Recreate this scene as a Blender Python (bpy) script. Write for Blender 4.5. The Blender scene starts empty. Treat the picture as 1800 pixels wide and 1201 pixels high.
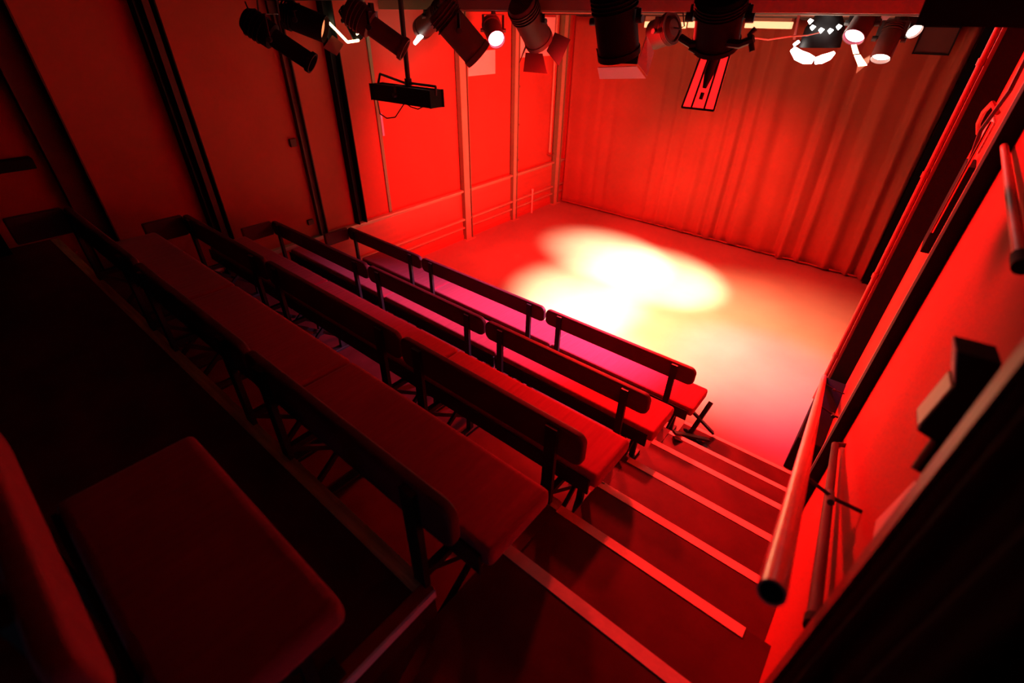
import bpy, bmesh, math, random
from mathutils import Vector, Matrix
random.seed(7)
S = bpy.context.scene
C = S.collection
PI = math.pi

# ------------------------------------------------------------------ camera
F = 832.4                                   # focal length in pixels of the 1800 px wide frame
CAM = Vector((5.268, -3.4415, 3.011))
RW = Matrix(((0.7711, -0.3693, 0.5186), (0.6365, 0.4283, -0.6414), (0.0147, 0.8247, 0.5654)))
cd = bpy.data.cameras.new('camera'); cam = bpy.data.objects.new('camera', cd); C.objects.link(cam)
cam.matrix_world = Matrix.Translation(CAM) @ RW.to_4x4()
cd.sensor_fit = 'HORIZONTAL'; cd.sensor_width = 36.0; cd.lens = 36.0 * F / 1800.0
cd.clip_start = 0.02; cd.clip_end = 60
cd.dof.use_dof = True; cd.dof.focus_distance = 3.4; cd.dof.aperture_fstop = 1.6
S.camera = cam

# ------------------------------------------------------------------ world, exposure
w = bpy.data.worlds.new('world'); S.world = w; w.use_nodes = True
w.node_tree.nodes['Background'].inputs[0].default_value = (0.5, 0.02, 0.01, 1)
w.node_tree.nodes['Background'].inputs[1].default_value = 0.0
vs = S.view_settings
S.display_settings.display_device = 'sRGB'
vs.view_transform = 'Standard'; vs.look = 'None'; vs.gamma = 1; vs.exposure = 0.0; vs.use_curve_mapping = False
S.cycles.use_denoising = True
S.cycles.max_bounces = 8; S.cycles.diffuse_bounces = 5
S.cycles.sample_clamp_indirect = 6

# ------------------------------------------------------------------ lamps' light
RED = (1.0, 0.013, 0.012); PINK = (1.0, 0.10, 0.16); WARM = (1.0, 0.66, 0.28)

def spot(name, loc, target, color, power, angle, blend=0.5, radius=0.06, stretch=None):
    l = bpy.data.lights.new(name, 'SPOT'); l.energy = power; l.color = color
    l.spot_size = math.radians(angle); l.spot_blend = blend; l.shadow_soft_size = radius
    o = bpy.data.objects.new(name, l); C.objects.link(o)
    o.location = loc
    d = Vector(target) - Vector(loc)
    o.rotation_euler = d.to_track_quat('-Z', 'Y').to_euler()
    if stretch: o.scale = stretch
    return o

# white-yellow pools on the stage floor
spot('stage_spotlight', (4.55, 1.95, 2.72), (2.30, 2.72, 0), (1.0, 0.90, 0.60), 6000, 30, 1.0, 0.05)
spot('stage_spotlight', (4.72, 1.80, 2.74), (3.15, 2.58, 0), (1.0, 0.90, 0.56), 3900, 34, 1.0, 0.05)
spot('stage_spotlight', (3.30, 0.35, 2.62), (2.55, 1.30, 0), (1.0, 0.88, 0.56), 3300, 40, 1.0, 0.06)
spot('stage_spotlight', (2.3, 0.65, 2.62), (3.70, 1.50, 0), (1.0, 0.72, 0.34), 2700, 62, 1.0, 0.06)
# magenta over the front rows and the near edge of the stage
spot('pink_spotlight', (4.72, 1.9, 2.78), (3.0, -0.15, 0.5), (1.0, 0.32, 0.75), 3000, 50, 1.0, 0.06)
spot('pink_spotlight', (3.1, 1.9, 2.85), (4.75, 1.2, 0.0), (0.85, 0.14, 0.65), 800, 38, 1.0, 0.06)
# red wash
spot('red_floodlight', (3.2, 0.4, 2.70), (0.0, 2.6, 0.8), RED, 2300, 88, 1.0, 0.10)
spot('red_floodlight', (2.3, 1.3, 2.70), (3.3, 4.45, 0.1), RED, 1300, 66, 1.0, 0.06)
spot('red_floodlight', (3.1, 1.9, 2.85), (5.1, 2.3, 0.0), RED, 1100, 66, 1.0, 0.06)
spot('red_floodlight', (2.4, 1.0, 2.80), (5.5, 0.3, 1.5), RED, 2600, 96, 1.0, 0.10)
spot('red_floodlight', (3.2, 2.0, 2.95), (4.75, -1.4, 0.4), RED, 1700, 46, 0.9, 0.10)
spot('red_floodlight', (3.2, 2.0, 2.95), (3.3, -0.9, 0.2), RED, 1000, 62, 0.9, 0.10)
# faint cool fill added unseen behind the camera, for the top tier's side edge
_l = bpy.data.lights.new('landing_light', 'POINT'); _l.energy = 2.0; _l.color = (0.55, 0.6, 1.0); _l.shadow_soft_size = 0.08
_o = bpy.data.objects.new('landing_light', _l); C.objects.link(_o); _o.location = (5.35, -4.4, 1.75)

# ------------------------------------------------------------------ node materials
def mat(name, col, rough=0.6, metal=0.0, bump=0.0, bscale=60, var=0.0, vscale=4, spec=0.5, emit=None, estr=0.0, stretch=None, coat=0.0, sheen=0.0, trans=0.0):
    m = bpy.data.materials.new(name); m.use_nodes = True
    nt = m.node_tree; b = nt.nodes['Principled BSDF']
    b.inputs['Base Color'].default_value = (*col, 1); b.inputs['Roughness'].default_value = rough
    b.inputs['Metallic'].default_value = metal; b.inputs['Specular IOR Level'].default_value = spec
    b.inputs['Coat Weight'].default_value = coat; b.inputs['Sheen Weight'].default_value = sheen
    b.inputs['Transmission Weight'].default_value = trans
    tc = nt.nodes.new('ShaderNodeTexCoord')
    src = tc.outputs['Object']
    if stretch:
        mp = nt.nodes.new('ShaderNodeMapping'); mp.inputs['Scale'].default_value = stretch
        nt.links.new(src, mp.inputs['Vector']); src = mp.outputs[0]
    n = nt.nodes.new('ShaderNodeTexNoise'); n.inputs['Scale'].default_value = vscale; n.inputs['Detail'].default_value = 5
    nt.links.new(src, n.inputs['Vector'])
    r = nt.nodes.new('ShaderNodeValToRGB')
    a = max(0, 1 - var); z = 1 + var
    r.color_ramp.elements[0].position = 0.3; r.color_ramp.elements[1].position = 0.7
    r.color_ramp.elements[0].color = (*[c * a for c in col], 1)
    r.color_ramp.elements[1].color = (*[min(1, c * z) for c in col], 1)
    nt.links.new(n.outputs['Fac'], r.inputs['Fac']); nt.links.new(r.outputs[0], b.inputs['Base Color'])
    if bump:
        n2 = nt.nodes.new('ShaderNodeTexNoise'); n2.inputs['Scale'].default_value = bscale; n2.inputs['Detail'].default_value = 4
        nt.links.new(src, n2.inputs['Vector'])
        bp = nt.nodes.new('ShaderNodeBump'); bp.inputs['Strength'].default_value = bump; bp.inputs['Distance'].default_value = 0.01
        nt.links.new(n2.outputs['Fac'], bp.inputs['Height']); nt.links.new(bp.outputs[0], b.inputs['Normal'])
    if emit:
        b.inputs['Emission Color'].default_value = (*emit, 1); b.inputs['Emission Strength'].default_value = estr
    return m

M = {}
M['wall'] = mat('painted_wall', (0.40, 0.066, 0.042), 0.85, bump=0.15, bscale=25, var=0.06, vscale=2, spec=0.12)
M['board'] = mat('timber_dado', (0.42, 0.075, 0.048), 0.5, bump=0.2, bscale=20, var=0.10, vscale=3, stretch=(1, .3, 4))
M['post'] = mat('olive_steel', (0.16, 0.20, 0.10), 0.45, var=0.08, vscale=3)
M['postface'] = mat('painted_steel', (0.42, 0.30, 0.20), 0.45, var=0.06)
M['black'] = mat('black_paint', (0.006, 0.006, 0.007), 0.75, var=0.2, spec=0.15)
M['blackwall'] = mat('black_drape', (0.004, 0.004, 0.005), 0.95, bump=0.2, spec=0.05)
M['ceiling'] = mat('ceiling_paint', (0.06, 0.03, 0.022), 0.8, var=0.1)
M['stage'] = mat('stage_vinyl', (0.34, 0.225, 0.18), 0.34, bump=0.06, bscale=6, var=0.10, vscale=1.6, spec=0.4)
M['tier'] = mat('tier_floor', (0.075, 0.011, 0.011), 0.5, bump=0.12, bscale=18, var=0.25, vscale=5, spec=0.12)
M['tape'] = mat('nosing_tape', (0.85, 0.62, 0.52), 0.5, bump=0.1, var=0.10, vscale=14)
M['woodedge'] = mat('timber_edge', (0.60, 0.46, 0.22), 0.6, bump=0.3, bscale=30, var=0.35, vscale=10, stretch=(.4, 4, 4))
M['white'] = mat('white_edge', (0.85, 0.85, 0.9), 0.5, var=0.05)
M['curtain'] = mat('curtain_cloth', (0.30, 0.064, 0.038), 0.95, bump=0.25, bscale=90, var=0.08, vscale=2, spec=0.1, sheen=0.1)
M['seat'] = mat('red_velour', (0.33, 0.026, 0.05), 0.95, bump=0.35, bscale=5, stretch=(9, .8, 1), var=0.10, vscale=6, spec=0.15, sheen=0.15)
M['back'] = mat('backrest_vinyl', (0.11, 0.020, 0.028), 0.6, bump=0.1, bscale=60, var=0.12, spec=0.2)
M['frame'] = mat('dark_steel', (0.018, 0.014, 0.015), 0.5, metal=0.2, var=0.1)
M['lampblack'] = mat('lamp_housing', (0.006, 0.005, 0.006), 0.7, metal=0.0, var=0.2, spec=0.12)
M['lampred'] = mat('worn_lamp_housing', (0.075, 0.022, 0.018), 0.6, var=0.2, spec=0.25)
M['beige'] = mat('bare_metal_flap', (0.45, 0.36, 0.24), 0.45, metal=0.3, var=0.1)
M['chrome'] = mat('chrome', (0.75, 0.72, 0.70), 0.18, metal=1.0, var=0.04)
M['pipe'] = mat('handrail_paint', (0.72, 0.17, 0.14), 0.30, metal=0.1, var=0.12, vscale=9, bump=0.08, bscale=30, coat=0.3)
M['grey'] = mat('grey_flap', (0.30, 0.27, 0.26), 0.5, var=0.1)
M['redgel'] = mat('red_gel', (0.9, 0.03, 0.03), 0.4, emit=(1, 0.012, 0.012), estr=1.6, var=0.1)  # own emission in place of red light falling on the panel
M['pinkflap'] = mat('pink_flap', (0.75, 0.30, 0.32), 0.45, var=0.05)
M['lens_white'] = mat('lit_lens_white', (1, 1, 1), 0.3, emit=(1, 0.93, 0.80), estr=22)  # lit lenses; also painted glow on lit barn doors and a glare streak
M['lens_warm'] = mat('lit_lens_warm', (1, 0.8, 0.5), 0.3, emit=(1, 0.78, 0.40), estr=9)  # emission painted onto barn door edges and flaps that lamps light up
M['lens_dim'] = mat('lit_lens_orange', (1, 0.5, 0.2), 0.3, emit=(1, 0.28, 0.10), estr=1.2)
M['lens_pink'] = mat('lit_lens_pink', (1, 0.4, 0.6), 0.3, emit=(1, 0.32, 0.50), estr=14)
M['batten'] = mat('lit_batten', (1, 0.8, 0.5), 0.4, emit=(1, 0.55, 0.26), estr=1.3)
M['led'] = mat('label_reflector', (0.45, 0.45, 0.9), 0.3, var=0.05)  # lavender reflected glow put into the white label's colour
M['cable'] = mat('cable_rubber', (0.02, 0.012, 0.012), 0.5)
M['paper'] = mat('white_paper', (0.8, 0.7, 0.68), 0.6, var=0.05)
M['redbox'] = mat('red_plastic', (0.26, 0.026, 0.018), 0.5, var=0.05)

# ------------------------------------------------------------------ mesh helpers
class MB:
    def __init__(s): s.bm = bmesh.new()
    def box(s, x0, x1, y0, y1, z0, z1, bev=0.0):
        r = bmesh.ops.create_cube(s.bm, size=1.0)
        for v in r['verts']:
            v.co = Vector((x0 + (v.co.x + .5) * (x1 - x0), y0 + (v.co.y + .5) * (y1 - y0), z0 + (v.co.z + .5) * (z1 - z0)))
        if bev:
            es = list({e for v in r['verts'] for e in v.link_edges})
            bmesh.ops.bevel(s.bm, geom=es, offset=bev, segments=3, affect='EDGES', profile=0.6)
        return s
    def rboard(s, x0, x1, y0, y1, z0, z1, rad, bev):
        pts = []
        for cx, cz, a0 in ((x1 - rad, z1 - rad, 0), (x0 + rad, z1 - rad, PI / 2), (x0 + rad, z0 + rad, PI), (x1 - rad, z0 + rad, 1.5 * PI)):
            for k in range(7):
                a = a0 + PI / 2 * k / 6; pts.append((cx + rad * math.cos(a), cz + rad * math.sin(a)))
        rings = []
        for y, ins in ((y0, bev), (y0 + bev * .4, bev * .3), (y0 + bev, 0), (y1 - bev, 0), (y1 - bev * .4, bev * .3), (y1, bev)):
            mx, mz = (x0 + x1) / 2, (z0 + z1) / 2; row = []
            for px, pz in pts:
                fx = (abs(px - mx) - ins) / abs(px - mx); fz = (abs(pz - mz) - ins) / abs(pz - mz)
                row.append(s.bm.verts.new((mx + (px - mx) * fx, y, mz + (pz - mz) * fz)))
            rings.append(row)
        n = len(pts)
        for a, b in zip(rings, rings[1:]):
            for k in range(n): s.bm.faces.new((a[k], a[(k + 1) % n], b[(k + 1) % n], b[k]))
        s.bm.faces.new(rings[0]); s.bm.faces.new(list(reversed(rings[-1])))
        return s
    def bar(s, a, b, w, h, up=(0, 0, 1), bev=0.0):
        a = Vector(a); b = Vector(b); d = (b - a); L = d.length; d.normalize()
        u = Vector(up)
        if abs(d.dot(u)) > .98: u = Vector((0, 1, 0))
        x = d.cross(u).normalized(); z = x.cross(d).normalized()
        r = bmesh.ops.create_cube(s.bm, size=1.0)
        for v in r['verts']:
            c = v.co.copy(); v.co = a + d * ((c.y + .5) * L) + x * (c.x * w) + z * (c.z * h)
        if bev:
            es = list({e for v in r['verts'] for e in v.link_edges})
            bmesh.ops.bevel(s.bm, geom=es, offset=bev, segments=2, affect='EDGES')
        return s
    def tube(s, pts, r, n=12, caps=True):
        pts = [Vector(p) for p in pts]
        rs = r if isinstance(r, (list, tuple)) else [r] * len(pts)
        rings = []
        prev = None
        for i, p in enumerate(pts):
            if i == 0: d = pts[1] - p
            elif i == len(pts) - 1: d = p - pts[i - 1]
            else: d = pts[i + 1] - pts[i - 1]
            d.normalize()
            if prev is None:
                u = Vector((0, 0, 1)) if abs(d.z) < .9 else Vector((1, 0, 0))
                x = d.cross(u).normalized()
            else:
                x = (prev - d * prev.dot(d)).normalized()
            prev = x; y = d.cross(x)
            rings.append([s.bm.verts.new(p + (x * math.cos(2 * PI * k / n) + y * math.sin(2 * PI * k / n)) * rs[i]) for k in range(n)])
        for a, b in zip(rings, rings[1:]):
            for k in range(n):
                s.bm.faces.new((a[k], a[(k + 1) % n], b[(k + 1) % n], b[k]))
        if caps:
            s.bm.faces.new(list(reversed(rings[0]))); s.bm.faces.new(rings[-1])
        return s
    def lathe(s, o, d, prof, n=28):
        """profile of (distance along d, radius)"""
        o = Vector(o); d = Vector(d).normalized()
        u = Vector((0, 0, 1)) if abs(d.z) < .9 else Vector((1, 0, 0))
        x = d.cross(u).normalized(); y = d.cross(x)
        rings = [[s.bm.verts.new(o + d * t + (x * math.cos(2 * PI * k / n) + y * math.sin(2 * PI * k / n)) * max(r, 1e-4)) for k in range(n)] for t, r in prof]
        for a, b in zip(rings, rings[1:]):
            for k in range(n): s.bm.faces.new((a[k], a[(k + 1) % n], b[(k + 1) % n], b[k]))
        return s
    def quad(s, pts, th=0.004):
        pts = [Vector(p) for p in pts]
        nrm = (pts[1] - pts[0]).cross(pts[2] - pts[0]).normalized() * th
        a = [s.bm.verts.new(p) for p in pts]; b = [s.bm.verts.new(p + nrm) for p in pts]
        s.bm.faces.new(list(reversed(a))); s.bm.faces.new(b); n = len(pts)
        for k in range(n): s.bm.faces.new((a[k], a[(k + 1) % n], b[(k + 1) % n], b[k]))
        return s
    def build(s, name, m, parent=None, smooth=False):
        bmesh.ops.recalc_face_normals(s.bm, faces=s.bm.faces)
        me = bpy.data.meshes.new(name); s.bm.to_mesh(me); s.bm.free()
        me.materials.append(m)
        if smooth:
            for p in me.polygons: p.use_smooth = True
        o = bpy.data.objects.new(name, me); C.objects.link(o)
        if parent:
            o.parent = parent; o.matrix_parent_inverse = Matrix.Translation(-Vector(parent.location))
        if smooth:
            try:
                md = o.modifiers.new('ws', 'WEIGHTED_NORMAL'); md.keep_sharp = True
            except Exception: pass
            me.set_sharp_from_angle(angle=math.radians(40))
        return o

def tag(o, label, cat, group=None, kind=None):
    if label: o['label'] = label
    if cat: o['category'] = cat
    if group: o['group'] = group
    if kind: o['kind'] = kind
    return o
def thing(name, loc, label, cat, group=None):
    o = bpy.data.objects.new(name, None); o.location = loc; o.empty_display_size = .1; C.objects.link(o)
    return tag(o, label, cat, group)
def struct(o, label=None):
    o['kind'] = 'structure'
    if label: o['label'] = label
    return o
def at(px, py, y=None, x=None, z=None):
    """the point of the room that a photograph pixel shows, on a plane of known x, y or z"""
    d = RW @ Vector(((px - 900) / F, -(py - 600.5) / F, -1))
    if y is not None: t = (y - CAM.y) / d.y
    elif x is not None: t = (x - CAM.x) / d.x
    else: t = (z - CAM.z) / d.z
    return CAM + d * t

# ------------------------------------------------------------------ room
W = 5.52; D = 4.55; H = 3.15; YB = -5.2
struct(MB().box(-.1, W + .1, -1.0, D + .1, -.1, 0).build('floor', M['stage']), 'stage floor of smooth vinyl under the bright light pool')
struct(MB().box(-.1, W + .1, YB, D + .1, H, H + .1).build('ceiling', M['ceiling']))
struct(MB().box(-.1, 0, YB, D + .1, 0, H).build('wall_left', M['wall']), 'left wall painted above a dado, beside the benches')
struct(MB().box(W, W + .1, YB, D + .1, 0, H).build('wall_right', M['wall']), 'right wall beside the stairs')
struct(MB().box(0, W, D, D + .1, 0, H).build('wall_back', M['wall']))
struct(MB().box(-.1, W + .1, YB - .1, YB, 0, H).build('wall_rear', M['blackwall']))
# dado on the left wall: boards, rail and skirting rails
struct(MB().box(0, .018, -.62, 4.5, 0.02, .76).build('trim_1', M['board']), 'boarded dado panel low on the left wall')
struct(MB().box(0, .07, -2.6, 4.5, .770, .80, .006).box(0, .02, -2.6, 4.5, .735, .765).build('trim_2', M['postface']), 'dado rail along the left wall')
struct(MB().box(0.018, .075, -.6, 4.5, .325, .355, .006).box(0.018, .065, -.6, 4.5, .19, .215, .005).build('trim_3', M['postface']), 'double low rail on the left wall')
struct(MB().box(0, .03, -.6, 4.5, 0, .07, .005).build('baseboard_left', M['board']))
# ceiling joists above the stage
jst = 0
for y in (0.6, 1.9, 3.1, 4.1):
    jst += 1
    struct(MB().box(0, W, y, y + .07, H - .09, H).build('trim_%d' % (10 + jst), M['postface']), 'timber ceiling joist above the stage')

# ------------------------------------------------------------------ steel posts
def post(y, w, d, z0, label, m='post', face=None, side=0):
    x0 = 0 if side == 0 else W - d
    t = thing('wall_post', (x0 + d / 2, y + w / 2, z0), label, 'post', 'steel posts on the side walls')
    mb = MB(); f = .012
    # channel section: two flanges and a web
    mb.box(x0, x0 + d, y, y + f, z0, H - .001); mb.box(x0, x0 + d, y + w - f, y + w, z0, H - .001)
    xw = x0 if side == 0 else W - .014
    mb.box(xw, xw + .014, y, y + w, z0, H - .001)
    mb.build('channel', M[m], t)
    if face:
        xf = x0 + d - .012 if side == 0 else x0
        MB().box(xf, xf + .012, y + f, y + w * face, z0, H - .001).build('face_plate', M['postface'], t)
        if z0 < .05:
            MB().box(max(x0 - .01, 0.052) if side == 0 else x0 - .02, x0 + d + .03 if side == 0 else W, y - .03, y + w + .03, z0, z0 + .012).build('base_plate', M['postface'], t)
    return t
post(4.15, .16, .10, 0, 'light steel post in the back left corner beside the curtain', face=.7)
post(2.93, .12, .08, 0, 'light steel post on left wall, nearest but one to the back corner', face=.7)
post(1.74, .16, .09, 0, 'pale steel post with foot plate beyond the front bench', face=.75)
post(-.17, .12, .10, .80, 'dark steel post standing on the dado above the front bench end', 'black')
post(-.68, .09, .06, .80, 'thin dark red post above the second bench end', 'lampred')
post(-1.83, .16, .12, .36, 'double dark post on the left wall above the third bench', 'black')
tag(MB().box(0.001, .10, -1.76, -1.71, .36, H - .001).build('wall_batten', M['lampred']), 'dark red batten inside the double dark post, left wall', 'batten')
post(-2.78, .20, .12, .72, 'wide reddish post on the left wall above the top bench', 'lampred')
tag(MB().box(0, .02, .37, .41, .80, H - .001).build('wall_batten', M['post']), 'narrow dark batten on the left wall above the front bench', 'batten')
tag(MB().box(0.001, .012, .425, .455, 1.76, 2.02, .003).build('wall_label', M['led']), 'pale lavender strip label on the left wall panel', 'label')
# black masking on the left behind the top benches
tag(MB().box(0.0, .16, -5.1, -3.26, 1.4, H - .001).build('masking_flat', M['blackwall']), 'black masking flat on the left wall behind the top row', 'flat')

# conduits and small fittings on the left wall, far end
t = thing('conduit', (0.03, 2.99, .82), 'thin red conduit with clips beside the second far post', 'pipe')
MB().tube([(.03, 3.08, .82), (.03, 3.08, H - .01)], .014, 10).build('pipe', M['redbox'], t, True)
for z in (1.0, 1.55, 2.1): MB().box(.0, .052, 3.055, 3.105, z, z + .03, .004).build('clip', M['chrome'], t)
t = thing('conduit', (0.03, 4.02, .95), 'orange conduit ending in a valve near back left corner', 'pipe')
MB().tube([(.035, 4.02, .98), (.035, 4.02, H - .01)], .02, 10).build('pipe', M['postface'], t, True)
MB().tube([(.035, 3.95, .96), (.07, 4.02, .93), (.05, 4.13, .95)], .016, 8).build('valve', M['chrome'], t, True)
t = thing('floor_stub', (0.06, 3.5, 0), 'short pale upright stub on floor by the left wall', 'pipe')
MB().tube([(.07, 3.5, 0), (.07, 3.5, .40)], .014, 10).build('pipe', M['tape'], t, True)
MB().tube([(.07, 3.5, .40), (.07, 3.5, .44)], .022, 10).build('cap', M['tape'], t, True)
tag(MB().box(0, .03, -.79, -.72, 1.82, 1.90, .006).build('wall_switch', M['lampred']), 'small dark wall switch above the second bench', 'switch')
tag(MB().box(0, .03, -.80, -.73, .95, 1.01, .006).build('wall_switch', M['lampred']), 'small dark wall socket low above the second bench', 'socket')
tag(MB().box(0.0, .10, -3.1, -2.86, 2.0, 2.08, .01).build('wall_lamp', M['black']), 'small black lamp bracket at the left picture edge', 'lamp')
tag(MB().box(.0, .02, 1.98, 2.55, 2.32, 2.62, .003).build('wall_notice', M['paper']), 'pale sheet high on left wall beyond the pale post', 'notice')
tag(MB().box(.0, .02, 3.12, 4.0, 2.50, 3.02, .003).build('wall_notice', M['paper']), 'pale boarded panel high on left wall by back corner', 'panel')

# ------------------------------------------------------------------ curtain
def curtain():
    t = thing('stage_curtain', (2.7, 4.42, 0.02), 'floor-length backdrop curtain with folds across the back wall', 'curtain')
    bm = bmesh.new(); nx, nz = 420, 26
    x0, x1, z0, z1 = .13, 5.29, .03, 3.04
    rows = []
    for j in range(nz + 1):
        v = j / nz; z = z0 + (z1 - z0) * v; row = []
        for i in range(nx + 1):
            u = i / nx; x = x0 + (x1 - x0) * u
            amp = (.006 + .050 * max(0, u - .22) ** 1.0) * (1.1 - .35 * v)
            ph = x * 24 + 2.6 * math.sin(x * 2.3) + 1.3 * math.sin(x * 5.7 + 1) + .5 * math.sin(z * 1.3 + x)
            dy = amp * (math.sin(ph) + .45 * math.sin(ph * .47 + 1.7 + .3 * z) + .25 * math.sin(ph * 1.9 + z * .6))
            dz = -.012 * math.sin(x * 5) * (1 - v) ** 3
            row.append(bm.verts.new((x, 4.43 + dy - .03 * (1 - v) ** 4, z + dz)))
        rows.append(row)
    for a, b in zip(rows, rows[1:]):
        for i in range(nx): bm.faces.new((a[i], a[i + 1], b[i + 1], b[i]))
    me = bpy.data.meshes.new('cloth'); bm.to_mesh(me); bm.free(); me.materials.append(M['curtain'])
    for p in me.polygons: p.use_smooth = True
    o = bpy.data.objects.new('cloth', me); C.objects.link(o); o.parent = t; o.matrix_parent_inverse = Matrix.Translation(-Vector(t.location))
    md = o.modifiers.new('s', 'SOLIDIFY'); md.thickness = .004
    hb = MB()
    pts = [(x0 + (x1 - x0) * k / 160, 4.398 - .012 * math.sin(k * .9) * (k / 160), .04) for k in range(161)]
    hb.tube(pts, .012, 6).build('hem', M['curtain'], t, True)
    MB().tube([(x0, 4.44, 3.05), (x1, 4.44, 3.05)], .02, 10).build('curtain_rail', M['frame'], t, True)
curtain()
tag(MB().box(5.30, 5.40, 4.30, 4.54, 0, H - .001).build('masking_flat', M['blackwall']), 'narrow black masking flat at right edge of curtain', 'flat')
t = thing('framed_panel', (4.95, 4.33, 2.85), 'dim framed panel hanging high at the curtain top right', 'panel')
MB().box(4.78, 5.10, 4.33, 4.345, 2.74, 2.99).build('panel', M['lampred'], t)
mb = MB()
for a in ((4.77, 5.11, 2.73, 2.745), (4.77, 5.11, 2.985, 3.0), (4.77, 4.785, 2.73, 3.0), (5.095, 5.11, 2.73, 3.0)): mb.box(a[0], a[1], 4.315, 4.35, a[2], a[3])
mb.build('frame', M['black'], t)

# ------------------------------------------------------------------ right wall: pillars, pipes, speaker
t = thing('wall_pillar', (5.46, 1.2, 0), 'black sided pillar with red face on right wall beside the stage', 'pillar')
MB().box(5.392, W, 1.08, 1.30, 0, H - .001).build('shaft', M['black'], t)  # black puts the shade of the unlit side into the colour
MB().box(5.372, 5.392, 1.10, 1.30, .02, H - .001).build('face_plate', M['redbox'], t)
t = thing('drain_pipe', (5.35, 1.5, 0), 'red painted vertical pipe between pillar and stage curtain', 'pipe')
MB().tube([(5.352, 1.14, .0), (5.352, 1.14, H - .01)], .018, 12).build('pipe', M['redbox'], t, True)
for z in (.5, 1.3, 2.1, 2.8): MB().tube([(5.352, 1.14, z), (5.352, 1.14, z + .04)], .024, 12).build('collar', M['redbox'], t, True)
t = thing('wall_pillar', (5.49, -.8, 0), 'black pillar on right wall behind the upper handrail', 'pillar')
MB().box(5.464, W, -.86, -.72, 0, H - .001).build('shaft', M['black'], t)
MB().box(5.464, 5.472, -.72, -.70, 0, H - .001).build('face_plate', M['postface'], t)
tag(MB().box(5.345, W, .03, 1.02, 0, .34, .008).build('equipment_box', M['black']), 'low black box on stage floor at foot of stairs', 'box')
t = thing('masking_drape', (5.47, -3.4, .5), 'black drape with soft folds covering the near right wall', 'curtain')
bm = bmesh.new(); nx = 160; rows = []
for z in (.9, H - .002):
    rows.append([bm.verts.new((5.452 + .012 * math.sin(k * .55) + .006 * math.sin(k * 1.3), -2.745 - 2.3 * k / nx, z)) for k in range(nx + 1)])
for i in range(nx): bm.faces.new((rows[0][i], rows[0][i + 1], rows[1][i + 1], rows[1][i]))
me = bpy.data.meshes.new('cloth'); bm.to_mesh(me); bm.free(); me.materials.append(M['blackwall'])
for p in me.polygons: p.use_smooth = True
o = bpy.data.objects.new('cloth', me); C.objects.link(o); o.parent = t; o.matrix_parent_inverse = Matrix.Translation(-Vector(t.location))
o.modifiers.new('s', 'SOLIDIFY').thickness = .004
MB().box(5.442, W, -2.745, -2.70, .9, H - .002).build('edge_batten', M['redbox'], t)

def speaker():
    t = thing('loudspeaker', (5.46, -2.45, 2.5), 'black wedge loudspeaker bracketed to the right wall', 'speaker')
    yn = -2.50
    prof = [at(1683, 618, y=yn), at(1762, 639, y=yn), at(1722, 745, y=yn), at(1642, 776, y=yn), at(1612, 757, y=yn), at(1679, 680, y=yn)]
    for p in prof: p.x = min(p.x, W - .004)
    bm = bmesh.new(); n = len(prof)
    a = [bm.verts.new(p) for p in prof]; b = [bm.verts.new(p + Vector((-.004, .07, -.006))) for p in prof]
    bm.faces.new(a); bm.faces.new(list(reversed(b)))
    for k in range(n): bm.faces.new((a[k], b[k], b[(k + 1) % n], a[(k + 1) % n]))
    bmesh.ops.recalc_face_normals(bm, faces=bm.faces)
    me = bpy.data.meshes.new('cabinet'); bm.to_mesh(me); bm.free(); me.materials.append(M['black'])
    o = bpy.data.objects.new('cabinet', me); C.objects.link(o); o.parent = t; o.matrix_parent_inverse = Matrix.Translation(-Vector(t.location))
    # front grille on the sloping baffle
    p0, p5 = prof[0], prof[5]
    s = Vector((-.003, 0, .002)); q = []
    for f, g in ((.06, .06), (.94, .06), (.94, .94), (.06, .94)):
        q.append(p0.lerp(p5, f) + Vector((-.004, .07, -.006)) * g + s)
    MB().quad(q, .004).build('grille', M['paper'], t)
    p4 = prof[4]; q = []
    for f, g in ((.06, .06), (.94, .06), (.94, .94), (.06, .94)):
        q.append(p5.lerp(p4, f) + Vector((-.004, .07, -.006)) * g + s)
    MB().quad(q, .004).build('grille', M['postface'], t)
    c = prof[3]
    MB().tube([c + Vector((.02, .02, .01)), at(1625, 835, y=yn - .03)], .022, 12).build('bracket_arm', M['black'], t, True)
speaker()
tag(MB().quad([at(1607, 846, x=5.505), at(1622, 872, x=5.505), at(1527, 985, x=5.505), at(1540, 915, x=5.505)], .004).build('wall_notice', M['paper']), 'pink lit paper scrap on right wall below the loudspeaker', 'notice')
t = thing('wall_conduit', (5.5, -1.6, 2.67), 'dusty pink horizontal conduit high on right wall above loudspeaker', 'pipe')
MB().tube([at(1762, 235, x=5.495), at(1778, 350, x=5.495), at(1794, 450, x=5.495)], .012, 10).build('pipe', M['postface'], t, True)
MB().tube([at(1794, 450, x=5.493), at(1797, 470, x=5.493)], .016, 10).build('end_cap', M['black'], t, True)
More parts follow.
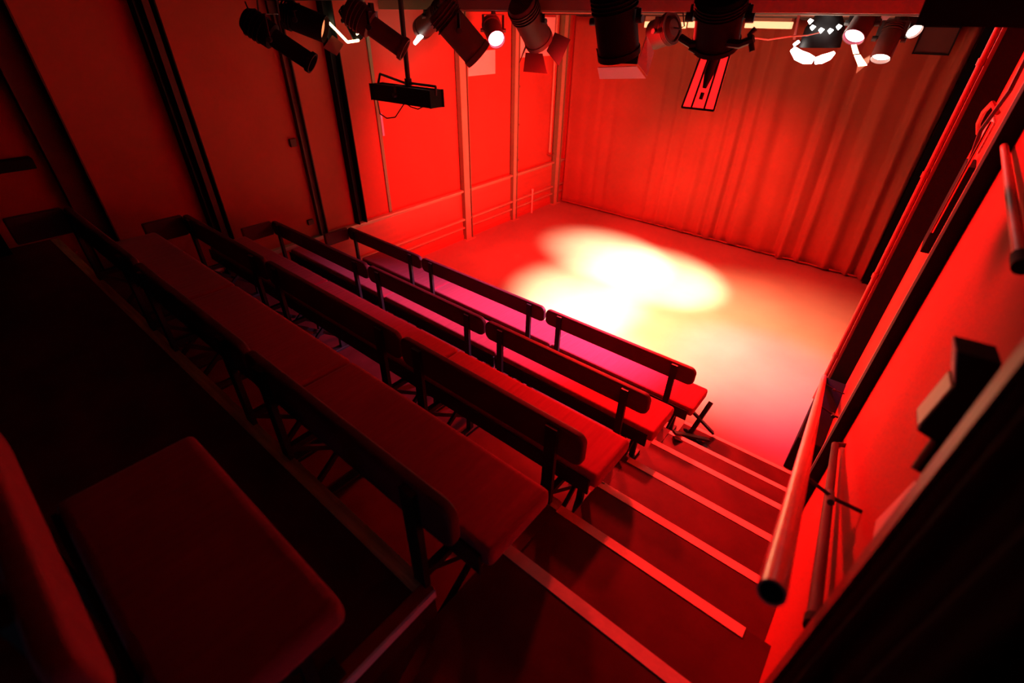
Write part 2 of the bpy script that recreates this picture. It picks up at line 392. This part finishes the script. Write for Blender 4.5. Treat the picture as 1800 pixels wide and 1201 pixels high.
# fittings high on the right wall between the two pillars
t = thing('junction_box', (5.49, .2, 2.2), 'slim black box hanging beside the pillar on right wall', 'box')
MB().box(5.475, W, .05, .30, 1.92, 2.40, .006).build('housing', M['black'], t)
MB().tube([(5.49, .2, 2.40), (5.47, .25, 2.55), (5.49, .1, 2.75), (5.49, .3, H - .01)], .010, 8).build('cable', M['cable'], t, True)
MB().tube([(5.48, .02, 2.05), (5.48, .02, 2.62)], .008, 8).build('chrome_rod', M['chrome'], t, True)
t = thing('hanging_cable', (5.48, .6, 2.6), 'looped red cable over a white label high on right wall', 'cable')
MB().tube([(5.50, .9, 2.45), (5.47, .75, 2.52), (5.46, .6, 2.60), (5.47, .48, 2.66), (5.51, .40, 2.62)], .012, 8).build('cable', M['redbox'], t, True)
MB().box(5.51, 5.518, .35, .75, 2.42, 2.58).build('label_plate', M['paper'], t)
tag(MB().box(5.40, W, 2.3, 2.5, 2.74, 2.90, .006).build('junction_box', M['redbox']), 'red junction box near ceiling at the top right', 'box')
struct(MB().box(5.09, W - .001, -1.05, -.60, 3.006, H - .001).build('trim_20', M['black']), 'black boxed beam under the ceiling at top right')

# ------------------------------------------------------------------ seating tiers and aisle steps
T = .794; R = .361; Y1 = -.571; XA = 4.56; XS = 5.425
# tier k (1..4): raised platform whose front edge is at Y1-(k-1)*T, height k*R
def strip(name, x0, x1, y, z, w, m, parent, lab=None):
    o = MB().box(x0, x1, y - w, y + .004, z - .001, z + .003).build(name, m, parent)
    if lab: o['label'] = lab
for k in range(1, 5):
    y = Y1 - (k - 1) * T; z = k * R
    xr = XS + .09 if k < 4 else XA
    yb = y - T if k < 4 else YB
    t = struct(MB().box(0.001, XA, yb, y, 0 if k < 4 else 0, z).build('seating_tier', M['tier']), 'stepped seating platform number %s from the stage' % ('one', 'two', 'three', 'four')[k - 1])
    t['label'] = ('seating platform under the second bench row', 'seating platform under the third bench row', 'seating platform under the fourth bench row', 'top seating platform at the camera')[k - 1]
    if k >= 3:
        strip('timber_nosing', 0.02, XA - (0 if k == 4 else .0), y, z, .05, M['woodedge'], t, 'worn timber nosing')
    if k == 4:
        MB().box(XA - .045, XA, YB + .3, y - .0, z, z + .004).build('side_nosing', M['redbox'], t)['label'] = 'red side nosing'
        MB().box(XA, XA + .008, YB + .3, y, z - .035, z + .004).build('side_edge', M['white'], t)['label'] = 'pale metal side edge'
labs = ['lowest aisle step with bright tape at the stage floor', 'second aisle step from the stage', 'third aisle step from the stage', 'fourth aisle step from the stage', 'fifth aisle step from the stage, tape joined to a short side tape', 'sixth aisle step from the stage', 'top aisle landing with the longest tape, nearest the camera']
ey = [-.011, -.007, .014, .002, .007, -.012, -.035]; ez = [-.014, -.005, .02, .001, -.044, -.009, .03]
for k in range(7):
    y = Y1 + T / 2 - k * T / 2 + ey[k]; z = (k + 1) * R / 2 + ez[k] * .8
    yn = Y1 + T / 2 - (k + 1) * T / 2 + (ey[k + 1] if k < 6 else 0)
    if k == 6: yn = YB
    t = struct(MB().box(XA + .001, W - .001, yn, y, 0, z).build('aisle_step', M['tier']), labs[k])
    wd = (.03, .034, .04, .042, .042, .042, .045)[k]
    strip('tape_strip', XA + .001, XS, y, z, wd, M['tape'], t)
    if k == 4:
        MB().box(XA + .001, XA + .03, y - .01, y + .0, z, z + .003).build('side_tape', M['tape'], t)

# ------------------------------------------------------------------ handrails
def handrail():
    t = thing('handrail', (5.40, -1.2, 1.2), 'thick glossy tube handrail over the aisle steps', 'handrail')
    a = Vector((5.362, 1.42 - .0, .10)); b = Vector((5.362, -2.70, 2.06))
    a = at(1449, 662, x=5.345); b = at(1356, 1042, x=5.345)
    d = (b - a).normalized(); n = 22
    mb = MB(); mb.lathe(a, d, [(0, .0), (0, .0225), ((b - a).length, .0225), ((b - a).length, .0185), ((b - a).length - .05, .0185)], n)
    mb.build('rail_tube', M['pipe'], t, True)
    mb = MB(); mb.lathe(b - d * .004, d, [(0, .0), (0, .019)], n); mb.build('open_end', M['black'], t)
    for f in (.12, .45, .82):
        p = a.lerp(b, f)
        MB().tube([p + Vector((.015, 0, -.01)), p + Vector((.09, 0, -.035)), (5.44, p.y, p.z - .04), (W, p.y, p.z - .04)], .006, 8).build('bracket', M['frame'], t, True)
        MB().tube([(5.44, p.y + .05, p.z - .065), (5.44, p.y - .05, p.z - .015)], .010, 10).build('bracket_bar', M['frame'], t, True)
    t = thing('handrail', (5.48, -1.9, 1.6), 'thin dark red lower rail on right wall behind thick handrail', 'handrail')
    x = 5.478
    a = at(1468, 782, x=x); b = at(1430, 1088, x=x)
    MB().tube([a, b], .016, 14).build('rail_tube', M['lampred'], t, True)
    MB().tube([b, b + (b - a).normalized() * .035], .020, 14).build('end_cap', M['black'], t, True)
    MB().tube([a - Vector((0, 0, 0)), a + Vector((.02, .02, 0)), (W, a.y + .03, a.z)], .012, 10).build('end_return', M['lampred'], t, True)
handrail()

# ------------------------------------------------------------------ benches
def bench(x0, x1, yb, zf, ztop, zseat, label, left_end=False, right_end=False, dseat=0.0, hb=.145, bm_='back'):
    t = thing('bench', ((x0 + x1) / 2, yb, zf), label, 'bench', 'folding upholstered benches in four raked rows')
    g = .008
    # backrest: padded board with rounded ends
    b = MB(); h = hb; th = .045
    bm = b.bm
    b.rboard(x0 + g, x1 - g, yb - th / 2, yb + th / 2, ztop - h, ztop, .045, .012)
    bo = b.build('backrest', M[bm_], t, True)
    if left_end:
        MB().box(x0 - .02, x0 + .03, yb - .32, yb - .022, ztop - h, ztop - .005, .015).build('end_return', M['back'], t, True)
    # cushion
    ys0, ys1 = yb + .10 + dseat, yb + .43 + dseat
    s = MB(); s.box(x0 + .004, x1 - .004 + (.03 if right_end else 0), ys0, ys1, zseat - .085, zseat, .028)
    MB().box(x0 + .008, x1 - .008, ys0 - .016, ys0 - .002, zseat - .125, zseat - .03, .003).build('seat_rear_rail', M['frame'], t)  # dark strip standing in for shade on the unlit cushion rear
    s.build('seat_cushion', M['seat'], t, True)
    MB().box(x0 + .02, x1 - .02, ys0 + .01, ys1 - .04, zseat - .115, zseat - .083).build('seat_board', M['frame'], t)
    xs = (x0 + .16, x1 - .16)
    for i, x in enumerate(xs):
        MB().bar((x, yb - .035, zf), (x, yb - .030, ztop - .01), .045 if zf < R * 1.5 else .06, .022, up=(0, 1, 0)).build('upright', M['frame'], t)
        MB().bar((x, ys1 - .10, zf), (x, ys1 - .08, zseat - .11), .035, .03, up=(0, 1, 0)).build('leg', M['frame'], t)
        MB().bar((x, yb - .03, zseat - .14), (x, ys1 - .06, zseat - .14), .03, .03).build('seat_arm', M['frame'], t)
        MB().bar((x + .025, yb - .02, zf + .10), (x + .025, ys1 - .09, zseat - .16), .018, .024).build('brace', M['frame'], t)
        MB().bar((x - .025, ys1 - .08, zf + .10), (x - .025, yb - .02, zseat - .16), .018, .024).build('brace', M['frame'], t)
        MB().box(x - .03, x + .03, yb - .05, ys1 - .02, zf, zf + .022, .004).build('foot', M['frame'], t)
    return t
rows = [
    (-.525, 0.0, .955, .525, [.40, 1.69, 3.28, 4.62], 'front row bench nearest the stage'),
    (-1.345, R, 1.245, R + .53, [.35, 1.97, 3.33, 4.61], 'second row bench'),
    (-2.165, 2 * R, 1.585, 2 * R + .54, [.60, 2.0, 3.46, 4.65], 'third row bench'),
    (-2.955 + .03, 3 * R, 1.925, 3 * R + .54, [.98, 2.29, 3.50, 4.67], 'fourth row bench, the highest complete row'),
]
pos = ['left module by the left wall', 'middle module', 'right module ending at the aisle']
for yb, zf, zt, zs, xs, lab in rows:
    for i in range(3):
        bench(xs[i], xs[i + 1], yb, zf, zt, zs, lab + ', ' + pos[i], left_end=(i == 0), right_end=(i == 2), hb=.175 if zf > 2 * R - .01 else .145)
# fifth row, close to the camera at the lower left
bench(3.90, 4.68, -3.60, 4 * R, 2.33, 4 * R + .54, 'dark short bench with padded backrest nearest the camera at the lower left', dseat=-.09, bm_='seat')

# black cloth bundle / cables at the end of the front row
t = thing('folded_stand', (4.72, -.42, 0), 'folded dark metal mechanism lying at aisle end of front bench', 'stand')
for k, (a, b) in enumerate([((4.60, -.62, .40), (4.80, -.30, .20)), ((4.62, -.66, .385), (4.86, -.44, .21)), ((4.60, -.30, .20), (4.86, -.42, .20)), ((4.66, -.36, .22), (4.70, -.14, .44)), ((4.62, -.30, .40), (4.80, -.20, .20))]):
    MB().bar(a, b, .035, .018).build('strut', M['frame'], t)

# ------------------------------------------------------------------ lighting rig
def bar_pipe(y, z, x0, x1, label):
    t = thing('lighting_bar', (2.7, y, z), label, 'lighting bar')
    MB().tube([(x0, y, z), (x1, y, z)], .024, 14).build('tube', M['frame'], t, True)
    for x in (x0 + .4, (x0 + x1) / 2, x1 - .4):
        MB().tube([(x, y, z), (x, y, H - .001)], .010, 8).build('hanger', M['frame'], t, True)
bar_pipe(-.70, 3.125, .1, 4.9, 'near black lighting bar across the ceiling above the front bench')
bar_pipe(1.5, 3.08, .1, 5.2, 'middle lighting bar across the ceiling above the stage')
bar_pipe(3.6, 3.07, .1, 5.2, 'far lighting bar across the ceiling near the backdrop curtain')

def lamp(kind, back, front, r, label, body='lampblack', lens=None, doors=None, barz=3.06, spotname=None, flapm=None, square=False, hang=True, name='stage_lamp'):
    back = Vector(back); front = Vector(front); d = (front - back); L = d.length; d.normalize()
    t = thing(name, tuple((back + front) / 2), label, 'stage light', 'stage lights on the ceiling bars')
    u = Vector((0, 0, 1)) if abs(d.z) < .9 else Vector((0, 1, 0))
    sx = d.cross(u).normalized(); sy = sx.cross(d).normalized()
    mb = MB()
    if kind == 'par':
        prof = [(0, 0), (0, r * .55), (L * .12, r * .72), (L * .3, r * .95), (L * .32, r), (L, r), (L, r * .92), (L * .86, r * .9)]
    elif kind == 'profile':
        prof = [(0, 0), (0, r * .8), (L * .06, r), (L * .40, r), (L * .42, r * .72), (L * .94, r * .72), (L * .94, r * .85), (L, r * .85), (L, r * .7), (L * .93, r * .66)]
    else:
        prof = [(0, 0), (0, r * .9), (L * .05, r), (L * .2, r), (L * .22, r * .93), (L * .25, r), (L * .9, r), (L * .9, r * 1.06), (L, r * 1.06), (L, r * .9), (L * .9, r * .85)]
    if square:
        mb.bar(back, front, r * 2, r * 1.7, up=(0, 0, 1), bev=r * .18)
    else:
        mb.lathe(back, d, prof, 24)
    mb.build('housing', M[body], t, True)
    # cooling fins
    mf = MB()
    for k in range(4):
        c = back + d * (L * (.08 + .06 * k)); mf.lathe(c, d, [(0, r * .9), (0, r * 1.10), (.006, r * 1.10), (.006, r * .9)], 24)
    if kind != 'box': mf.build('cooling_fins', M[body], t, True)
    lm = M[lens] if lens else M['chrome']
    mb = MB(); c = front - d * (L * .10)
    mb.lathe(c, d, [(0, .001), (.004, r * .3), (0, r * .62 if kind == 'profile' else r * .86)], 24)
    mb.build('lens', lm, t, True)
    # yoke and clamp
    mid = back + d * (L * .45)
    yb = MB(); top = mid + Vector((0, 0, max(.05, min(r * 1.7, barz - mid.z - .03))))
    yb.bar(mid + sx * (r * 1.15), top + sx * (r * 1.15), .03, .006, up=(0, 1, 0)); yb.bar(mid - sx * (r * 1.15), top - sx * (r * 1.15), .03, .006, up=(0, 1, 0))
    yb.bar(top + sx * (r * 1.18), top - sx * (r * 1.18), .03, .008)
    yb.build('yoke', M['frame'], t)
    if hang and top.z < barz + .03:
        MB().bar(top, (top.x, top.y, barz + .03), .03, .035, up=(0, 1, 0)).build('hook_clamp', M['frame'], t)
    for sg in (1, -1):
        MB().tube([mid + sx * sg * (r * 1.1), mid + sx * sg * (r * 1.1 + .035)], .02, 12).build('tilt_knob', M['frame'], t, True)
    if hang and barz > 2.9:
        c0 = back + d * .01; c1 = Vector((c0.x + .06, c0.y, barz + .02))
        MB().tube([c0, c0 - d * .05 + Vector((.02, 0, -.02)), c0.lerp(c1, .5) + Vector((.07, 0, -.05)), c1], .006, 8).build('power_cable', M['cable'], t, True)
    if doors:
        for k, m in enumerate(doors):
            if not m: continue
            a = (sx, sy, -sx, -sy)[k]; o2 = (sy, sx, sy, sx)[k]
            e0 = front + a * r * 1.0
            out = (d * .8 + a * .6).normalized() * r * 1.3
            MB().quad([e0 - o2 * r * .75, e0 + o2 * r * .75, e0 + out + o2 * r * 1.1, e0 + out - o2 * r * 1.1], .004).build('barn_door', M[m], t)
    return t

A = at
y = -.62
lamp('profile', A(430, 32, y=-1.25), A(550, 112, y=-.95), .10, 'long black profile spot tilted down at far left of the rig', barz=3.06)
lamp('par', A(492, 20, y=-.70), A(572, 52, y=-.45), .115, 'par lamp with glowing orange lens and beige barn door', lens='lens_dim')
MB().quad([A(568, 84, y=-.36), A(584, 62, y=-.36), A(604, 78, y=-.30), A(592, 98, y=-.30)], .004).build('barn_door', M['beige'], bpy.data.objects['stage_lamp.001'])
lamp('profile', A(610, 14, y=-.62), A(712, 88, y=-.35), .11, 'dark red profile spot with black snoot left of drop pole', body='lampred', doors=(None, None, None, None))
lamp('par', A(604, 12, y=-.2), A(630, 66, y=-.05), .06, 'small lamp with bright lit barn door edge')
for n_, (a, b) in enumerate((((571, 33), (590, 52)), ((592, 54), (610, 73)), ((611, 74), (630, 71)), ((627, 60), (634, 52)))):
    MB().tube([A(*a, y=-.1), A(*b, y=-.1)], .012, 8).build('lit_door_edge', M['lens_warm'], bpy.data.objects['stage_lamp.003'], True)  # lamplight along the door edges put in as glowing tubes
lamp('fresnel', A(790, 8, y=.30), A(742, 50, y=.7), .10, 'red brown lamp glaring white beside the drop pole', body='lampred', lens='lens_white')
MB().tube([A(729, 76, y=.62), A(750, 50, y=.62)], [.018, .034], 10).build('lit_door_edge', M['lens_white'], bpy.data.objects['stage_lamp.004'], True)  # white glare of this lamp put in as a glowing streak
lamp('fresnel', A(770, 14, y=-.25), A(842, 98, y=.0), .12, 'fat red brown lamp pointing down right of drop pole', body='lampred')
lamp('par', A(862, 40, y=1.5), A(873, 70, y=1.30), .10, 'lamp with magenta-white lens shining towards the seats', lens='lens_pink', body='lampred')
lamp('fresnel', A(915, 5, y=.25), A(948, 72, y=.55), .12, 'black and red lamp with open barn doors above the post', body='lampred', doors=('lampblack', None, 'lampblack', 'lampred'))
t = lamp('fresnel', A(1078, -20, y=-.62), A(1088, 98, y=-.50), .118, 'big black fresnel lamp with pink lit lower barn door')
MB().quad([A(1050, 119, y=-.44), A(1119, 117, y=-.44), A(1135, 138, y=-.36), A(1054, 139, y=-.36)], .004).build('lower_barn_door', M['pinkflap'], t)
MB().quad([A(1121, 112, y=-.46), A(1137, 62, y=-.48), A(1150, 92, y=-.34), A(1138, 134, y=-.34)], .004).build('side_barn_door', M['grey'], t)
MB().quad([A(1048, 85, y=-.48), A(1054, 110, y=-.48), A(1120, 113, y=-.46), A(1124, 92, y=-.46)], .004).build('barn_door_ring', M['lampblack'], t)
lamp('par', A(1185, 48, y=1.35), A(1150, 62, y=1.40), .12, 'par lamp with pale orange lens behind the big fresnel', lens='lens_dim', body='lampred')
# flap of the big fresnel
# drop pole with profile spot
t = thing('drop_pole', tuple(A(718, 150, y=0)), 'black drop pole hanging from ceiling left of centre', 'pole')
p = A(718, 148, y=0)
MB().tube([p, (p.x, p.y, H - .001)], .024, 14).build('tube', M['frame'], t, True)
MB().tube([p + Vector((0, 0, -.01)), p + Vector((0, 0, .05))], .036, 14).build('end_clamp', M['frame'], t, True)
lamp('box', A(664, 160, y=.02), A(767, 174, y=0), .075, 'black box spot hanging level from the drop pole', square=True, barz=p.z + .01, hang=False)
for _a, _b in (((664, 150), (668, 130)), ((668, 130), (712, 146)), ((720, 146), (766, 152)), ((766, 152), (766, 168))):
    MB().tube([A(*_a, y=0), A(*_b, y=0)], .012, 8).build('yoke_bar', M['frame'], bpy.data.objects['stage_lamp.010'], True)
MB().tube([A(662, 168, y=.0), A(668, 200, y=.02), A(680, 208, y=.03), A(695, 206, y=.03), A(712, 180, y=.02), A(722, 188, y=.02), A(735, 192, y=.02), A(762, 178, y=.0)], .007, 8).build('power_cable', M['cable'], bpy.data.objects['stage_lamp.010'], smooth=True)
# black lamp with red panel below
lamp('fresnel', A(1270, -12, y=-.85), A(1258, 78, y=-.72), .105, 'black lamp with wide clamp arms above the red ribbed panel', barz=3.06)
def redpanel():
    yy = -.62
    tl, tr, br, bl = A(1236, 92, y=yy), A(1286, 90, y=yy), A(1256, 194, y=yy), A(1200, 188, y=yy)
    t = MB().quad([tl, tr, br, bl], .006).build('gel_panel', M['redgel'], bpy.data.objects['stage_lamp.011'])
    t['label'] = 'red glowing ribbed gel panel'
    n = (tr - tl).cross(br - tl).normalized()
    if n.dot(CAM - tl) < 0: n = -n
    mb = MB(); n *= .012
    for f in (0, .30, .70, 1):
        mb.bar(tl.lerp(tr, f) + n, bl.lerp(br, f) + n, .008, .008)
    for g in (0, 1): mb.bar(tl.lerp(bl, g) + n, tr.lerp(br, g) + n, .008, .010)
    mb.build('frame', M['frame'], t)
    c1 = tl.lerp(tr, .5).lerp(bl.lerp(br, .5), .30) + n; c2 = tl.lerp(tr, .5).lerp(bl.lerp(br, .5), .62) + n
    MB().tube([tl.lerp(tr, .5) + n, c1, c2], [.020, .028, .010], 10).build('lamp_shape', M['frame'], t, True)
    c3 = tl.lerp(tr, .5).lerp(bl.lerp(br, .5), .70) + n; c4 = tl.lerp(tr, .5).lerp(bl.lerp(br, .5), .82) + n
    MB().tube([c3, c4], .010, 10).build('lamp_shape', M['frame'], t, True)
    q = tl.lerp(tr, .5)
    MB().bar(q - Vector((0, .01, 0)), (q.x, q.y - .01, H - .001), .02, .02, up=(0, 1, 0)).build('hanger', M['frame'], t)
redpanel()
t = bpy.data.objects['stage_lamp.011']
MB().tube([A(1196, 66, y=-.8), A(1215, 78, y=-.8), A(1255, 72, y=-.8), A(1300, 78, y=-.8), A(1325, 68, y=-.8)], .018, 8).build('clamp_arm', M['frame'], t, True)
MB().tube([A(1212, 85, y=-.8), A(1225, 92, y=-.8), A(1240, 90, y=-.8)], .010, 8).build('hook', M['frame'], t, True)
MB().tube([A(1322, 90, y=-.8), A(1318, 60, y=-.8), A(1328, 50, y=-.8)], .012, 8).build('hook', M['frame'], t, True)

# glaring lamps at the top right
def vented():
    yy = 2.0; c = A(1460, 62, y=yy)
    t = thing('stage_lamp', tuple(c), 'black vented lamp leaking white light through a ring of slots', 'stage light', 'stage lights on the ceiling bars')
    top = A(1462, 8, y=yy); bot = A(1436, 96, y=yy)
    d = (bot - top).normalized()
    L = (bot - top).length
    MB().lathe(top, d, [(0, 0), (0, .07), (L * .2, .10), (L * .45, .15), (L * .85, .16), (L * .85, .14)], 28).build('housing', M['lampblack'], t, True)
    for (px, py) in ((1424, 38), (1428, 49), (1443, 54), (1459, 55), (1474, 48)):
        q = A(px, py, y=yy - .19); MB().tube([q + Vector((-.012, 0, .012)), q + Vector((.012, 0, -.004))], [.012, .018], 10).build('vent_slot', M['lens_white'], t, True)
    for k in range(9):
        a = PI * 1.15 * k / 8 - .3; q = A(1463 + 13 * math.cos(a), 7 + 9 * math.sin(a), y=yy - .15)
        MB().tube([q, q + Vector((.012, 0, -.004))], .011, 8).build('vent_slot', M['lens_white'], t, True)
    def cres(pts, rr): MB().tube([A(a, b, y=yy - .12) for a, b in pts], rr, 12).build('lit_barn_door', M['lens_white'], t, True)  # lamplight on the doors put in as emission
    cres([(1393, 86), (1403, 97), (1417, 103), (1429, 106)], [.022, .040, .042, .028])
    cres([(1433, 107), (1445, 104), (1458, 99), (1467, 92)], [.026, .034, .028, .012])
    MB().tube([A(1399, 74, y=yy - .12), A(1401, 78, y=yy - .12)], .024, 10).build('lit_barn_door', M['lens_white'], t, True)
    MB().bar(A(1410, 0, y=yy), A(1396, 70, y=yy), .02, .02).build('yoke', M['redbox'], t)
    MB().bar(c + Vector((0, 0, .05)), (c.x, c.y, H - .001), .03, .03, up=(0, 1, 0)).build('hook_clamp', M['frame'], t)
vented()
lamp('par', A(1530, 20, y=1.9), A(1500, 66, y=1.75), .085, 'lamp with blazing pink-white lens at top right', body='lampred', lens='lens_pink', doors=(None, None, None, None))
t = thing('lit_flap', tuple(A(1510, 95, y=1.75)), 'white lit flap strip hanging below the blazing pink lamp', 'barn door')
MB().quad([A(1496, 79, y=1.75), A(1505, 78, y=1.75), A(1510, 94, y=1.75), A(1500, 95, y=1.75)], .006).build('flap', M['lens_warm'], t)  # flaps glow in place of the light falling on them
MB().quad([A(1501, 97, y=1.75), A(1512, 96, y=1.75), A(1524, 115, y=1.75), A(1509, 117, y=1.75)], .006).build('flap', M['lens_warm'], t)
lamp('par', A(1575, 40, y=2.1), A(1547, 104, y=1.95), .075, 'lamp with warm white lens right of the lit flap', body='lampred', lens='lens_white', doors=('beige', None, None, None))
lamp('par', A(1590, 30, y=2.3), A(1608, 55, y=2.15), .06, 'small lamp with white lens at far right of the rig', body='lampred', lens='lens_white')
_p = A(1550, 24, y=2.2)
t = thing('lit_plate', tuple(A(1550, 30, y=2.2)), 'pale pink lit metal plate among the top right lamps', 'barn door')
MB().quad([A(1530, 22, y=2.2), A(1568, 26, y=2.2), A(1558, 36, y=2.2), A(1536, 46, y=2.2)], .006).build('plate', M['pinkflap'], t)
MB().tube([A(1552, 30, y=2.21), (A(1552, 30, y=2.21).x, 2.21, H - .001)], .008, 8).build('hanger', M['frame'], t, True)
t = [o for o in C.objects if o.get('label', '').startswith('black vented lamp')][0]
MB().tube([A(1322, 66, y=1.4), A(1350, 70, y=1.4), A(1390, 64, y=1.4), A(1420, 62, y=1.5), A(1440, 57, y=1.6)], .005, 8).build('wire', M['tape'], t, True)

# ceiling strip fittings behind the rig
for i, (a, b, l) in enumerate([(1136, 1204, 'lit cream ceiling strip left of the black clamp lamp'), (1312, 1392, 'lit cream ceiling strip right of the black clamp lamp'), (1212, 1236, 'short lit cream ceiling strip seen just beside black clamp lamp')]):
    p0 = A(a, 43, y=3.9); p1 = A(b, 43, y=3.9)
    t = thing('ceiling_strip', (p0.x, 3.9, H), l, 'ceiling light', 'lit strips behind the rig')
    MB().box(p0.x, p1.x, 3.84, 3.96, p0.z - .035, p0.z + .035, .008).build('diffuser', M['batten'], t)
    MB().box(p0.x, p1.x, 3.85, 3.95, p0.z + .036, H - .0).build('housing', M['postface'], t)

t = thing('scaffold_tube', tuple(A(1540, 14, y=2.6)), 'shiny scaffold tube above the white lamps at top right', 'pipe')
p0, p1 = A(1492, 12, y=2.6), A(1612, 17, y=2.6)
MB().tube([p0, p1], .022, 14).build('tube', M['chrome'], t, True)
for f in (.12, .85):
    q = p0.lerp(p1, f); MB().tube([q, (q.x, q.y, H - .001)], .012, 10).build('hanger', M['frame'], t, True)
t = thing('scaffold_tube', tuple(A(960, 8, y=2.4)), 'dusty pink tube under the ceiling over the back left corner', 'pipe')
p0, p1 = A(915, 12, y=2.4), A(1045, 12, y=2.4)
MB().tube([p0, p1], .020, 14).build('tube', M['postface'], t, True)
for f in (.1, .9):
    q = p0.lerp(p1, f); MB().tube([q, (q.x, q.y, H - .001)], .010, 10).build('hanger', M['frame'], t, True)
for a, b, l in (((452, 0), (456, 40), 'thin black cable hanging at far left of the rig'), ((486, 0), (492, 36), 'second thin black cable hanging by the orange-lit lamp')):
    q0, q1 = A(*a, y=-.9), A(*b, y=-.9)
    tag(MB().tube([(q0.x, q0.y, H - .001), q0, q1], .008, 8).build('hanging_cable', M['cable'], None, True), l, 'cable')
